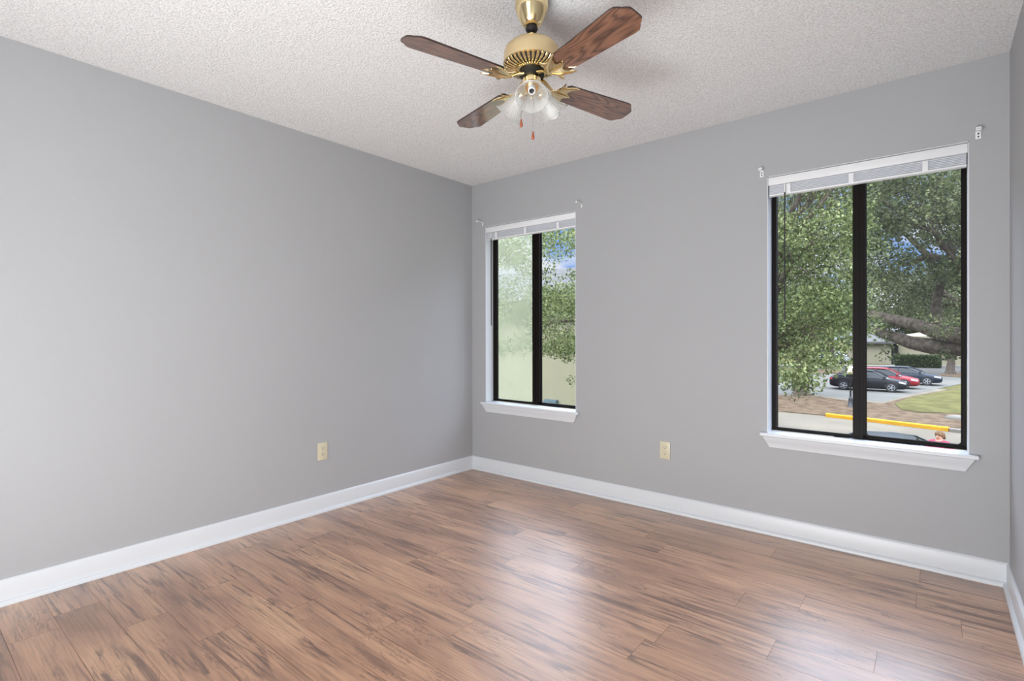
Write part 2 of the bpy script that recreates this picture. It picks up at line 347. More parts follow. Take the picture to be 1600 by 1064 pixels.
# ------------------------------------------------------------------ room shell
def wall_with_holes():
    b = MB(); T = .15
    holes = [(.155, 1.052), (2.350, 3.229)]; z0, z1 = .575, 2.066
    b.box((-.12, 0, -.1), (W+.12, T, z0)); b.box((-.12, 0, z1), (W+.12, T, H+.2))
    xs = [-.12, .155, 1.052, 2.350, 3.229, W+.12]
    for i in (0, 2, 4): b.box((xs[i], 0, z0), (xs[i+1], T, z1))
    return b
wall_with_holes().build('wall_back', M['wall'], kind='structure', smooth=0)
MB().box((-.12, REAR, -.1), (0, 0, H+.2)).build('wall_left', M['wall'], kind='structure', smooth=0)
MB().box((W, REAR, -.1), (W+.12, 0, H+.2)).build('wall_right', M['wall'], kind='structure', smooth=0)
MB().box((-.12, REAR-.12, -.1), (W+.12, REAR, H+.2)).build('wall_rear', M['wall'], kind='structure', smooth=0)
MB().box((0, REAR, H), (W, 0, H+.2)).build('ceiling', M['ceiling'], kind='structure', smooth=0)

# floor: every board a face with its own number
def build_floor():
    b = MB(); rows = []; wd_, ln = .1535, 1.22; y = -.04; cols = []
    known = {1: 3.048, 3: 3.040, 4: 3.184, 5: 2.660, 6: 2.445, 7: .50, 9: 2.286, 13: 1.417, 14: .997, 15: .53, 17: .618}
    rng = random.Random(5); g = .0006
    ys = [0.0]+[-.04-k*wd_ for k in range(30)]
    for r in range(len(ys)-1):
        y1, y0 = ys[r], max(ys[r+1], REAR)
        if y1 <= REAR: break
        off = known.get(r, rng.random()*ln)
        x = off-math.ceil(off/ln)*ln
        while x < W:
            a, c = max(0, x), min(W, x+ln)
            if c-a > .01:
                b.add([(a+g, y0+g, 0), (c-g, y0+g, 0), (c-g, y1-g, 0), (a+g, y1-g, 0)], [(0, 1, 2, 3)], 0); cols.append((rng.random(), rng.random(), rng.random()))
            x += ln
    n = len(b.f)
    b.add([(0, REAR, -.0015), (W, REAR, -.0015), (W, 0, -.0015), (0, 0, -.0015)], [(0, 1, 2, 3)], 1)
    b.box((0, REAR, -.1), (W, 0, -.002), 1)
    me = bpy.data.meshes.new('floor'); me.from_pydata(b.v, [], b.f); me.materials.append(M['floor']); me.materials.append(M['groove'])
    me.polygons.foreach_set('material_index', b.mi)
    at_ = me.attributes.new('plank', 'FLOAT_COLOR', 'FACE') if False else me.color_attributes.new('plank', 'FLOAT_COLOR', 'CORNER')
    data = []
    for i, f in enumerate(b.f):
        c = cols[i] if i < n else (0, 0, 0)
        for _ in f: data += [*c, 1]
    at_.data.foreach_set('color', data)
    o = bpy.data.objects.new('floor', me); C.objects.link(o); o['kind'] = 'structure'
build_floor()

# baseboards: flat board with eased top and a quarter-round shoe
def base_prof():
    p = [(0, 0), (.026, 0)]
    for k in range(5):
        a = k/4*math.pi/2; p.append((.012+.014*math.cos(a), .004+.018*math.sin(a)))
    p += [(.012, .024), (.012, .098), (.009, .106), (.004, .110), (0, .110)]
    return p
def baseboard(name, A, B, inward, m0, m1):
    A, B = Vector(A), Vector(B); t = (B-A).normalized(); w = Vector(inward); rings = []
    pr = base_prof()
    rings.append([A+w*d+Vector((0, 0, z+.0005))+t*(d*m0) for d, z in pr]); rings.append([B+w*d+Vector((0, 0, z+.0005))-t*(d*m1) for d, z in pr])
    MB().loft(rings).build(name, M['trim'], kind='structure', smooth=35)
baseboard('baseboard_left', (0, REAR, 0), (0, 0, 0), (1, 0, 0), 0, 1)
baseboard('baseboard_back', (0, 0, 0), (W, 0, 0), (0, -1, 0), 1, 1)
baseboard('baseboard_right', (W, 0, 0), (W, REAR, 0), (-1, 0, 0), 1, 0)

# ------------------------------------------------------------------ windows
def rounded_pane_frame(b, x0, x1, z0, z1, y0, y1, st, rad):
    """sash ring with rounded inner corners; st = (left, right, bottom, top) widths"""
    l, r, bo, to = st; outer = []; inner = []
    cs = [(x1-r-rad, z1-to-rad, 0), (x0+l+rad, z1-to-rad, 90), (x0+l+rad, z0+bo+rad, 180), (x1-r-rad, z0+bo+rad, 270)]
    oc = [(x1, z1), (x0, z1), (x0, z0), (x1, z0)]
    for (cx, cz, a0), o in zip(cs, oc):
        for k in range(6):
            a = math.radians(a0+k*18); inner.append((cx+rad*math.cos(a), cz+rad*math.sin(a)))
            if k == 0: q = {0: (x1, cz), 90: (cx, z1), 180: (x0, cz), 270: (cx, z0)}[a0]
            elif k == 5: q = {0: (cx, z1), 90: (x0, cz), 180: (cx, z0), 270: (x1, cz)}[a0]
            else: q = o
            outer.append(q)
    n = len(inner)
    vs = [(x, y0, z) for x, z in outer]+[(x, y0, z) for x, z in inner]+[(x, y1, z) for x, z in outer]+[(x, y1, z) for x, z in inner]
    fs = []
    for i in range(n):
        j = (i+1) % n
        fs += [(i, j, n+j, n+i), (2*n+i, 3*n+i, 3*n+j, 2*n+j), (n+i, n+j, 3*n+j, 3*n+i), (i, 2*n+i, 2*n+j, j)]
    b.add(vs, fs)
def window(name, x0, x1, left_w, mull, right_w, gl, gr, screen_left=False):
    z0, z1 = .585, 2.066
    root = empty(name, (0, 0, 0), kind='structure')
    # painted jamb lining (top, left, right)
    b = MB(); t = .004
    b.box((x0, .001, z0), (x0+t, .093, z1)); b.box((x1-t, .001, z0), (x1, .093, z1)); b.box((x0, .001, z1-t), (x1, .093, z1))
    b.build('window_jamb', M['trim'], root, smooth=0)
    # stool and mitred apron
    b = MB(); b.box((x0-.034, -.032, .568), (x1+.034, .0, .586)); b.box((x0, 0, .568), (x1, .095, .586))
    b.build('window_sill', M['trim'], root, smooth=0, bevel=.003)
    b = MB(); pr = [(-.004, .567), (-.026, .567), (-.024, .552), (-.018, .540), (-.013, .520), (-.012, .506), (-.008, .502), (-.0005, .502)]
    def ring(x, s): return [Vector((x+s*(.567-z)*.55, y, z)) for y, z in pr]
    b.loft([ring(x0-.02, 1), ring(x1+.02, -1)]); b.build('window_apron', M['trim'], root, smooth=40)
    # frame
    b = MB(); zf0, zf1 = .587, z1-.004; f0, f1 = .093, .135
    b.box((x0+.004, f0+.018, zf0), (x0+.03, f1, zf1)); b.box((x1-.022, f0+.018, zf0), (x1-.004, f1, zf1))
    b.box((x0+.004, f0+.010, zf0), (x1-.004, f1, zf0+.012)); b.box((x0+.004, f0+.01, zf1-.03), (x1-.004, f1, zf1))
    b.build('window_frame', M['bronze'], root, smooth=0, bevel=.0015)
    mid0, mid1 = mull
    b = MB(); rounded_pane_frame(b, x0+.006, mid1-.012, zf0+.002, zf1-.005, f0, f0+.018, (left_w-.006, mid1-.012-mid0, .018, .03), .012)
    s1 = b.build('window_sash', M['bronze'], root, smooth=35)
    b = MB(); rounded_pane_frame(b, mid0+.010, x1-.006, zf0+.002, zf1-.005, f0+.020, f0+.038, (mid1-mid0-.010, right_w-.006, .020, .03), .014)
    s2 = b.build('window_sash', M['bronze'], root, smooth=35)
    MB().box((mid0+.022, f0-.004, zf0+.03), (mid0+.030, f0+.001, zf1-.05)).box((mid1-.016, f0+.001, zf0+.03), (mid1-.004, f0+.022, zf1-.05)).build('sash_interlock', M['bronze'], root, smooth=0)
    MB().box((x0+.03, f0+.008, zf0+.01), (mid1-.02, f0+.011, zf1-.02)).build('window_pane', gl, s1, smooth=0)
    MB().box((mid0+.02, f0+.028, zf0+.01), (x1-.015, f0+.031, zf1-.02)).build('window_pane', gr, s2, smooth=0)
    if screen_left:
        b = MB(); b.add([(x0+.01, .134, zf0+.01), (mid1-.01, .134, zf0+.01), (mid1-.01, .134, zf1-.01), (x0+.01, .134, zf1-.01)], [(0, 1, 2, 3)])
        b.build('insect_screen', M['screen'], root, smooth=0, label='pale hazy insect screen')
    return root
window('window_1', .155, 1.052, .048, (.580, .652), .035, M['glass'], M['glass'], True)
window('window_2', 2.350, 3.229, .029, (2.757, 2.818), .026, M['glass'], M['glass_dusty'])

# ------------------------------------------------------------------ blinds
def blind(x0, x1, label, sag=0.0):
    r = empty('window_blind', ((x0+x1)/2, .03, 2.06)); tag(r, label, 'window blind', 'raised white blinds')
    hw = (x1-x0)/2-.006
    b = MB(); b.box((-hw+.002, -.018, -.046), (hw-.002, .022, -.002)); b.build('headrail', M['white'], r, bevel=.002)
    MB().box((-hw-.001, -.026, -.046), (hw+.001, -.0185, -.001)).build('valance', M['white'], r, bevel=.002)
    b = MB(); n = 6
    for k in range(n):
        z_ = -.0505-k*.0078; pts = [(-.0205, z_-.0022), (-.0195, z_-.0004), (-.010, z_+.001), (0, z_+.0015), (.010, z_+.001), (.0195, z_-.0004)]
        ring = lambda x: [Vector((x, y, zz)) for y, zz in pts]+[Vector((x, y, zz-.0026)) for y, zz in pts[::-1]]
        b.loft([ring(-hw+.003), ring(hw-.003)])
    b.box((-hw+.004, -.004, -.097), (hw-.004, .012, -.046))
    b.build('slat_stack', M['slat'], r, smooth=35)
    MB().box((-hw+.002, -.020, -.107), (hw-.002, .020, -.0965)).build('bottom_rail', M['white'], r, bevel=.003)
    for u in (-.76, -.07, .64):
        x = u*hw; MB().box((x-.011, -.0225, -.104), (x+.011, -.0207, -.050)).build('ladder_tape', M['white'], r, bevel=.0005)
    x = -.80*hw+(.0 if x0 > 1 else -.03)
    MB().tube([(x, -.028, -.050), (x, -.031, -.062), (x, -.029, -.10)], .004, 8).build('wand_hook', M['white'], r)
    MB().tube([(x, -.030, -.098), (x-.001, -.030, -.45), (x, -.030, -.83)], .0036, 6).build('tilt_wand', M['wand'], r, label='thin clear tilt wand in dark silhouette')
    return r
blind(.155, 1.052, 'white raised slatted blind on the window nearest the room corner')
blind(2.350, 3.229, 'white raised slatted blind with silhouetted wand, on the window facing the parking lot')

# ------------------------------------------------------------------ curtain rod brackets
def bracket(px, py, tip, label, big):
    p = at(px, py, 0.0); r = empty('curtain_rod_bracket', p); tag(r, label, 'bracket', 'curtain rod brackets')
    if big:
        b = MB(); b.prism([(-.010, -.022), (.010, -.022), (.010, .018), (.006, .022), (-.006, .022), (-.010, .018)], .0005, .004, Matrix.Rotation(math.pi/2, 4, 'X')); b.build('back_plate', M['white'], r, bevel=.001)
        for z in (-.012, .002): MB().lathe([(.0035, .0038), (.0035, .0052)], 10, Matrix.Translation((0, 0, z)) @ Matrix.Rotation(math.pi/2, 4, 'X')).build('screw', M['dark'], r)
        b = MB(); b.box((-.009, -.032, .012), (.009, -.004, .016)); b.box((-.010, -.036, .006), (.010, -.032, .026)); b.box((-.010, -.050, .006), (.010, -.036, .010)); b.build('rod_cup', M['white'], r, bevel=.001)
    else:
        b = MB(); b.box((-.005, -.004, -.022), (.005, -.0005, .008)); b.build('back_plate', M['white'], r, bevel=.001)
        b = MB(); b.tube([(0, -.002, .003), (0, -.020, .008), (0, -.045, .009), (0, -.070, .007)], .003, 8); b.build('arm', M['white'], r)
        b = MB(); b.lathe([(.002, -.007), (.006, -.005), (.008, 0), (.006, .005), (.002, .007)], 12, Matrix.Translation((0, -.074, .007)) @ Matrix.Rotation(math.pi/2, 4, 'X')); b.build('end_knob', M['white'], r)
bracket(754.5, 349, None, 'thin white curtain rod bracket with knob, tucked beside the room corner', False)
bracket(909, 320, None, 'thin white curtain rod bracket with knob, right above the corner-side window', False)
bracket(1190.5, 271, None, 'white plate curtain rod bracket at the upper left of the parking-lot window', True)
bracket(1528.5, 210, None, 'white plate curtain rod bracket at upper right of window, nearest right wall', True)

# ------------------------------------------------------------------ outlets
def outlet(loc, rz, label):
    r = empty('wall_outlet', loc, rz); tag(r, label, 'outlet', 'ivory wall outlets')   # local: faces -Y
    MB().box((-.035, -.006, -.0575), (.035, -.0005, .0575)).build('cover_plate', M['ivory'], r, bevel=.0025)
    R = Matrix.Rotation(math.pi/2, 4, 'X')
    for z in (-.0195, .0195):
        poly = [(.0165*math.cos(a), max(-.0125, min(.0125, .0165*math.sin(a)))) for a in [k*2*math.pi/20 for k in range(20)]]
        b = MB(); b.prism(poly, .0055, .0085, Matrix.Translation((0, 0, z)) @ R); rc = b.build('receptacle', M['ivory'], r, smooth=35)
        b = MB(); b.box((-.0075, -.0090, z-.001), (-.0055, -.0083, z+.008)); b.box((.0052, -.0090, z), (.0072, -.0083, z+.007)); b.lathe([(.0026, .0083), (.0026, .0090)], 10, Matrix.Translation((0, 0, z-.0065)) @ R)
        b.build('slots', M['dark'], rc, smooth=0)
    MB().lathe([(.003, .0058), (.0028, .0072)], 10, R).build('screw', M['steel'], r)
outlet((0, -1.42, .396), -math.pi/2+math.pi, 'ivory duplex outlet on the left wall above the baseboard')
outlet((1.735, 0, .397), 0, 'ivory duplex outlet on the back wall between the two windows')
b = MB(); b.lathe([(.0035, .0), (.0035, .003), (.0015, .005)], 8, Matrix.Translation((0, -.571, .736)) @ Matrix.Rotation(math.pi/2, 4, 'Y'))
tag(b.build('nail', M['steel']), 'tiny nail head left in the bare left wall', 'nail')

# ------------------------------------------------------------------ ceiling fan
FC = Vector((1.908, -1.676, 0)); FA = 4.43
fan = empty('ceiling_fan', (FC.x, FC.y, H)); tag(fan, 'brass ceiling fan with four walnut blades and three ribbed glass shades', 'ceiling fan')
z = lambda v: v-H
MB().lathe([(.060, z(2.4395)), (.064, z(2.435)), (.064, z(2.405)), (.060, z(2.392)), (.040, z(2.345)), (.030, z(2.335)), (.024, z(2.332))], 40).build('canopy', M['brass'], fan, smooth=50)
MB().lathe([(.012, z(2.333)), (.022, z(2.330)), (.024, z(2.322)), (.018, z(2.312)), (.008, z(2.308))], 24).build('hanger_ball', M['dark'], fan, smooth=50)
MB().lathe([(.0095, z(2.335)), (.0095, z(2.258))], 16).build('downrod', M['brass'], fan)
MB().lathe([(.02, z(2.290)), (.024, z(2.284)), (.024, z(2.272)), (.05, z(2.268)), (.088, z(2.258)), (.102, z(2.244)), (.106, z(2.230)), (.106, z(2.196)), (.109, z(2.194)), (.109, z(2.188)), (.100, z(2.184))], 56).build('motor_housing', M['brass_satin'], fan, smooth=40)
# slotted flange below the motor, slots between radial brass fins
b = MB(); b.lathe([(.104, z(2.186)), (.095, z(2.178)), (.074, z(2.173)), (.046, z(2.171))], 48, caps=False); dk = b.build('vent_backing', M['dark'], fan)
b = MB(); nf = 36
for k in range(nf):
    a = 2*math.pi*k/nf; ca, sa = math.cos(a), math.sin(a)
    b.tube([(.107*ca, .107*sa, z(2.185)), (.098*ca, .098*sa, z(2.1765)), (.076*ca, .076*sa, z(2.1700)), (.054*ca, .054*sa, z(2.1680))], [.0028, .0027, .0021, .0015], 8, flat=2.0, up=(-sa, ca, 0))
b.lathe([(.058, z(2.170)), (.058, z(2.164)), (.052, z(2.161)), (.046, z(2.162))], 40)
b.build('vent_fins', M['brass'], fan, smooth=45)
MB().lathe([(.046, z(2.168)), (.048, z(2.145)), (.036, z(2.140))], 32).build('flywheel', M['dark'], fan)
MB().lathe([(.0340, z(2.142)), (.0355, z(2.138)), (.0355, z(2.104)), (.033, z(2.098)), (.0335, z(2.086)), (.026, z(2.076)), (.012, z(2.068)), (.006, z(2.060)), (.003, z(2.056))], 36).build('switch_housing', M['brass'], fan, smooth=45)

def blade_poly():
    L0, L1, w0, w1 = .150, .522, .047, .062; P = []
    P += [(L0, -w0*.75), (L0+.012, -w0)]
    P += [(L1-.055, -w1), (L1-.038, -w1+.002), (L1-.026, -w1+.012), (L1-.020, -w1+.020), (L1-.010, -w1+.026), (L1-.002, -w1+.034), (L1, -w1+.044)]
    return P+[(x, -y) for x, y in P[::-1]]
TILT = [math.radians(q_) for q_ in (-12, -12, -12, -5)]
def fan_blade(k):
    a = FA+k*math.pi/2
    # iron
    ir = empty('x', (0, 0, 0)); bpy.data.objects.remove(ir)
    Rz = Matrix.Rotation(a, 4, 'Z')
    b = MB(); zb = z(2.122)
    def fl(pts, r): b.tube([Rz @ Vector(p) for p in pts], [v_*1.1 for v_ in r], 8, flat=.45, up=(0, 0, 1))
    fl([(.045, 0, z(2.142)), (.065, .0, z(2.136)), (.085, 0, z(2.124)), (.105, 0, zb-.010)], [.012, .010, .008, .008])
    T = math.tan(math.radians(12))
    def q(x, y, dz=0): return (x, y, zb-.008-y*T*0+dz+(y*math.tan(TILT[k]) if x > .12 else y*math.tan(TILT[k])*.5))
    half = [(.096, .007), (.110, .013), (.121, .028), (.119, .044), (.123, .060), (.129, .050), (.138, .041), (.149, .042), (.164, .050), (.180, .056), (.196, .054), (.184, .048), (.171, .037), (.164, .024), (.165, .013), (.176, .008), (.192, .0)]
    outl = half+[(x, -y) for x, y in half[-2::-1]]
    zt_ = [q(x, y) for x, y in outl]
    n_ = len(outl); top_ = [Rz @ Vector(p) for p in zt_]; bot_ = [Rz @ (Vector(p)-Vector((0, 0, .004))) for p in zt_]
    b.add(top_+bot_, [tuple(range(n_)), tuple(range(2*n_-1, n_-1, -1))]+[(i_, (i_+1) % n_, n_+(i_+1) % n_, n_+i_) for i_ in range(n_)])
    for s in (1, -1):
        fl([q(.104, .006*s, -.004), q(.116, .014*s, -.005), q(.130, .030*s, -.005), q(.148, .036*s, -.005), q(.166, .044*s, -.005), q(.188, .053*s, -.004)], [.004, .005, .005, .004, .003, .0015])
        fl([q(.124, .030*s, -.004), q(.122, .042*s, -.005), q(.124, .056*s, -.004)], [.003, .0035, .0015])
    fl([q(.100, 0, -.003), q(.130, 0, -.006), q(.160, 0, -.006), q(.188, 0, -.004)], [.005, .006, .005, .002])
    o = b.build('blade_iron', M['brass'], fan, smooth=60)
    Mx = Matrix.Translation((0, 0, zb)) @ Rz @ Matrix.Rotation(TILT[k], 4, 'X')
    b = MB(); b.prism(blade_poly(), -.003, .003); b.mi = [0, 0]+[1]*(len(b.mi)-2)
    bl = b.build('fan_blade', [M['blade'], M['blade_edge']], fan, smooth=30); bl.matrix_local = Mx
    b = MB()
    for x, y in ((.160, .022), (.160, -.022), (.182, 0)): b.lathe([(.0045, -.0062), (.004, -.0032)], 10, Matrix.Translation((x, y, 0)))
    b.build('blade_screws', M['brass'], bl)
for k in range(4): fan_blade(k)

# light kit: three arms with flared ribbed shades
cam_az = math.atan2(CAM.y-FC.y, CAM.x-FC.x)
for k in range(3):
    a = cam_az+k*2*math.pi/3; Rz = Matrix.Rotation(a, 4, 'Z'); tl = math.radians(48)   # axis tips 48 deg below level
    d = Vector((math.cos(tl), 0, -math.sin(tl))); p0 = Vector((.030, 0, z(2.100)))
    MB().tube([Rz @ Vector((.020, 0, z(2.098))), Rz @ Vector((.034, 0, z(2.100))), Rz @ (p0+d*.018)], [.010, .010, .012], 12).build('lamp_arm', M['brass'], fan)
    Q = Rz @ Matrix.Translation(p0+d*.016) @ Vector((0, 0, 1)).rotation_difference(d).to_matrix().to_4x4()
    MB().lathe([(.020, -.002), (.026, .002), (.026, .016), (.024, .018)], 24, Q).build('shade_fitter', M['brass'], fan, smooth=45)
    # ribbed bell shade
    prof = [(.0225, .010), (.0235, .018), (.029, .030), (.034, .045), (.038, .060), (.043, .074), (.050, .086), (.058, .094), (.0585, .0955)]
    nn = 96; rings = []
    full = prof
    for r, zz in full:
        rings.append([Q @ Vector((r*(1+(.018 if j % 4 < 2 else -.006))*math.cos(2*math.pi*j/nn), r*(1+(.018 if j % 4 < 2 else -.006))*math.sin(2*math.pi*j/nn), zz+.0018*math.cos(8*2*math.pi*j/nn)*(r/.058)**4)) for j in range(nn)])
    sh_ = MB().loft(rings, caps=False).build('glass_shade', M['shade'], fan, smooth=20)
    MB().tube([rings[-1][j] for j in range(0, nn, 2)]+[rings[-1][0]], .0013, 6).build('shade_rim', M['rimglass'], sh_)
    MB().lathe([(.0135, .010), (.0135, .046), (.0125, .048), (.0105, .048), (.0105, .020)], 20, Q).build('lamp_socket', M['white'], fan, smooth=45)
    MB().lathe([(.0103, .021), (.0103, .036), (.003, .036)], 16, Q).build('socket_interior', M['dark'], fan)
    if k == 1:
        MB().lathe([(.010, .046), (.012, .056), (.022, .074), (.026, .086), (.024, .098), (.014, .108), (.002, .111)], 20, Q).build('light_bulb', M['white'], fan, smooth=60)
# pull chains
rt = Vector((R3.x, R3.y, 0)).normalized()
for (dx, fr, z0, z1, lab) in ((-.040, .02, 2.095, 1.972, None), (.004, .060, 2.080, 1.910, None)):
    p = rt*dx+Vector((math.cos(cam_az), math.sin(cam_az), 0))*fr
    b = MB(); b.tube([(p.x*.8, p.y*.8, z(z0)), (p.x, p.y, z(z0)-.004), (p.x, p.y, z(z1))], .0011, 6); ch = b.build('pull_chain', M['steel'], fan)
    b = MB(); b.lathe([(.001, 0), (.0026, -.002), (.0036, -.010), (.0058, -.020), (.006, -.025), (.004, -.030), (.001, -.031)], 14, Matrix.Translation((p.x, p.y, z(z1)))); b.build('chain_fob', M['fob'], ch, smooth=60)

# ================================================================== outdoors
def slab(name, px, z0, z1, mat, world=False):
    pts = [(gp(*p).x, gp(*p).y) for p in px] if not world else px
    return MB().prism(pts, z0, z1).build(name, mat, kind='structure', smooth=0)
slab('asphalt_road', [(-60, 1.5), (60, 1.5), (60, 45), (-60, 45)], GZ-.2, GZ, M['asphalt'], True)
slab('distant_ground', [(-260, 45), (120, 45), (160, 330), (-400, 330)], GZ-.2, GZ-.02, M['grass'], True)
slab('parking_lot', [(1000, 611), (1280, 618), (1316, 622), (1380, 628), (1423, 616), (1500, 600), (1700, 590), (1700, 578), (1000, 573)], GZ-.1, GZ+.005, M['lot'])
slab('mulch_bed', [(1060, 630), (1180, 640), (1292, 650), (1482, 672), (1700, 690), (1700, 593), (1500, 606), (1423, 620), (1380, 631), (1316, 626), (1280, 620), (1060, 613)], GZ-.1, GZ+.04, M['mulch'])
slab('lawn_patch', [(1398, 632), (1423, 622), (1500, 608), (1700, 597), (1700, 668), (1520, 648), (1440, 646), (1408, 641)], GZ-.1, GZ+.07, M['grass'])
slab('far_road', [(1000, 581), (1250, 582), (1480, 586), (1700, 588), (1700, 575), (1480, 573), (1250, 571), (1000, 571)], GZ-.1, GZ+.01, M['road'])
slab('median_bed', [(1180, 577), (1250, 576.5), (1332, 580), (1345, 583), (1330, 585), (1250, 583), (1180, 582)], GZ-.1, GZ+.05, M['mulch'])
slab('far_bed', [(1466, 585), (1500, 582), (1700, 583), (1700, 590), (1500, 590), (1470, 588)], GZ-.1, GZ+.05, M['mulch'])
slab('far_sidewalk', [(1000, 569.5), (1480, 571.5), (1700, 573), (1700, 574.5), (1480, 573), (1000, 571)], GZ-.1, GZ+.08, M['concrete'])
def curb(name, a, c, mat, w=.17, h=.15):
    a, c = gp(*a), gp(*c); t = (c-a).normalized(); n = Vector((t.y, -t.x, 0))
    pr = [(-w/2, 0), (w/2, 0), (w/2, h*.8), (w/2-.03, h), (-w/2+.03, h), (-w/2, h*.8)]
    b = MB(); b.loft([[p+n*d+Vector((0, 0, zz)) for d, zz in pr] for p in (a, a+t*.05, c-t*.05, c)])
    return b.build(name, mat, smooth=30)
tag(curb('yellow_curb', (1291, 651), (1483, 674), M['yellow'], .20, .17), 'long yellow painted curb between the road and the mulch bed', 'curb')
o = curb('concrete_curb', (1484, 674.5), (1640, 692), M['concrete']); o['kind'] = 'structure'
# pale boulder in the bed
b = MB(); p = gp(1494, 656)
rr = [[p+Vector((r*1.5*math.cos(t*math.pi/6)*(1+.1*math.sin(t*2.3)), r*math.sin(t*math.pi/6), h)) for t in range(12)] for r, h in ((.24, -.02), (.25, .08), (.20, .17), (.08, .22))]
b.loft(rr); tag(b.build('boulder', M['concrete'], smooth=60), 'pale low boulder at the right edge of the mulch bed', 'rock')

# ---- neighbouring building seen through the corner-side window
nb = empty('neighboring_building', (-9, 13, GZ)); tag(nb, 'beige stucco neighboring building filling the view of the corner-side window', 'building')
def sub(b, name, mat, parent, **k):
    o = b.build(name, mat, parent, **k); o.matrix_parent_inverse = Matrix.Translation(-parent.location); return o
e = at(870, 466.5, 12.0).z
sub(MB().box((-18, 12, GZ), (-4.0, 19, e)), 'wall', M['stucco'], nb, smooth=0)
sub(MB().add([(-18.5, 11.4, e), (-3.5, 11.4, e), (-3.5, 19.6, e), (-18.5, 19.6, e), (-15.5, 15, e+1.5), (-6.5, 15, e+1.5)], [(0, 1, 5, 4), (1, 2, 5), (2, 3, 4, 5), (3, 0, 4), (0, 3, 2, 1)]), 'roof', M['roof_dark'], nb, smooth=0)
sub(MB().box((-18.5, 11.34, e-.05), (-3.5, 11.4, e+.03)), 'gutter', M['fascia'], nb, smooth=0)
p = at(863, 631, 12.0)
b = MB(); b.box((-.27, -.16, -.16), (.27, 0, .16)); b.box((-.25, -.18, -.12), (.05, -.16, .12)); b.box((.10, -.175, -.10), (.22, -.16, .10))  # unidentified pale blue shape, built as a plain box
o = b.build('pale_blue_box', M['boxblue'], bevel=.01); o.location = (p.x, 11.985, p.z); tag(o, 'small pale blue boxy shape low on the beige neighboring wall', 'box')

# ---- far building, hedge
Yb = gp(1400, 569.5).y
def atY(px, py): return at(px, py, Yb)
fb = empty('cream_building', (atY(1400, 570).x, Yb, GZ)); tag(fb, 'cream single-story building with grey roof beyond the parking lot', 'building')
x0, x1, x2 = atY(1338, 560).x, atY(1392, 560).x, atY(1403, 560).x; xr = atY(1560, 560).x
zt = atY(1370, 536).z; zt2 = atY(1450, 545).z
sub(MB().box((x0-1, Yb, GZ), (x1, Yb+14, zt)), 'wall', M['stucco_far'], fb, smooth=0)
sub(MB().box((x2, Yb+1, GZ), (xr, Yb+14, zt+.7)), 'wall', M['stucco_far'], fb, smooth=0)
def hip(xa, xb, ya, yb, zz, h, ov=.6):
    xa -= ov; xb += ov; ya -= ov; yb += ov; ym = (ya+yb)/2; k = min((yb-ya)/2, (xb-xa)/2-.1)
    return MB().add([(xa, ya, zz), (xb, ya, zz), (xb, yb, zz), (xa, yb, zz), (xa+k, ym, zz+h), (xb-k, ym, zz+h), (xa, ya, zz-.25), (xb, ya, zz-.25), (xb, yb, zz-.25), (xa, yb, zz-.25)],
      [(0, 1, 5, 4), (1, 2, 5), (2, 3, 4, 5), (3, 0, 4), (6, 9, 8, 7), (0, 6, 7, 1), (1, 7, 8, 2), (2, 8, 9, 3), (3, 9, 6, 0)])
sub(hip(x0-1, x1, Yb, Yb+14, zt+.2, 2.6), 'roof', M['roof'], fb, smooth=0)
sub(hip(x2, xr, Yb+1, Yb+14, zt+.9, .9), 'roof', M['stucco_far'], fb, smooth=0, label='pale roof')
sub(MB().box((x1, Yb+3, GZ), (x2, Yb+3.2, zt-.3)), 'entry_panel', M['fascia'], fb, smooth=0)

def leaf_cloud(P, size, rng, aspect=.5, droop=0):
    """one diamond leaf at every point"""
    n = len(P); d = rng.normal(size=(n, 3)); d[:, 2] -= droop; d /= np.linalg.norm(d, axis=1)[:, None]
    e_ = rng.normal(size=(n, 3)); e_ -= (e_*d).sum(1)[:, None]*d; e_ /= np.linalg.norm(e_, axis=1)[:, None]
    L = size*rng.uniform(.7, 1.3, n)[:, None]; Wd = L*aspect
    nn = np.cross(d, e_)*L*.12
    V = np.stack([P-d*L/2, P+e_*Wd/2+nn, P+d*L/2, P-e_*Wd/2+nn], 1).reshape(-1, 3)
    return V
def leaf_obj(name, V, mat, parent, off=None, kind=None):
    n = len(V)//4; me = bpy.data.meshes.new(name)
    if parent is not None: V = V-np.array(parent.location)
    me.vertices.add(len(V)); me.vertices.foreach_set('co', V.astype(np.float32).ravel())
    me.loops.add(n*4); me.loops.foreach_set('vertex_index', np.arange(n*4, dtype=np.int32))
    me.polygons.add(n); me.polygons.foreach_set('loop_start', np.arange(0, n*4, 4, dtype=np.int32))
    me.update(calc_edges=True); me.validate()
    me.materials.append(mat); o = bpy.data.objects.new(name, me); C.objects.link(o); o.parent = parent
    if kind: o['kind'] = kind
    return o
def box_leaves(lo, hi, n, rng):
    lo, hi = np.array(lo), np.array(hi); P = rng.uniform(lo, hi, (n, 3)); ax = rng.integers(0, 3, n); sd = rng.integers(0, 2, n)
    for i in range(3):
        k = (ax == i); P[k, i] = np.where(sd[k] == 1, hi[i], lo[i])+rng.normal(0, .05, k.sum())
    return P
ha, hb = gp(1400, 573.5), gp(1469, 576); hz = at(1430, 555, ha.y).z
hd = empty('clipped_hedge', (ha.x, ha.y, GZ)); tag(hd, 'long clipped green hedge in front of the cream building', 'hedge')
sub(MB().box((ha.x+.1, ha.y+.1, GZ), (hb.x-.1, ha.y+1.3, hz-.12)), 'branch_core', M['hedge'], hd, smooth=0)
leaf_obj('hedge_foliage', leaf_cloud(box_leaves((ha.x, ha.y, GZ+.1), (hb.x, ha.y+1.4, hz-.05), 9000, RNG), .16, RNG, .7), M['hedge'], hd)

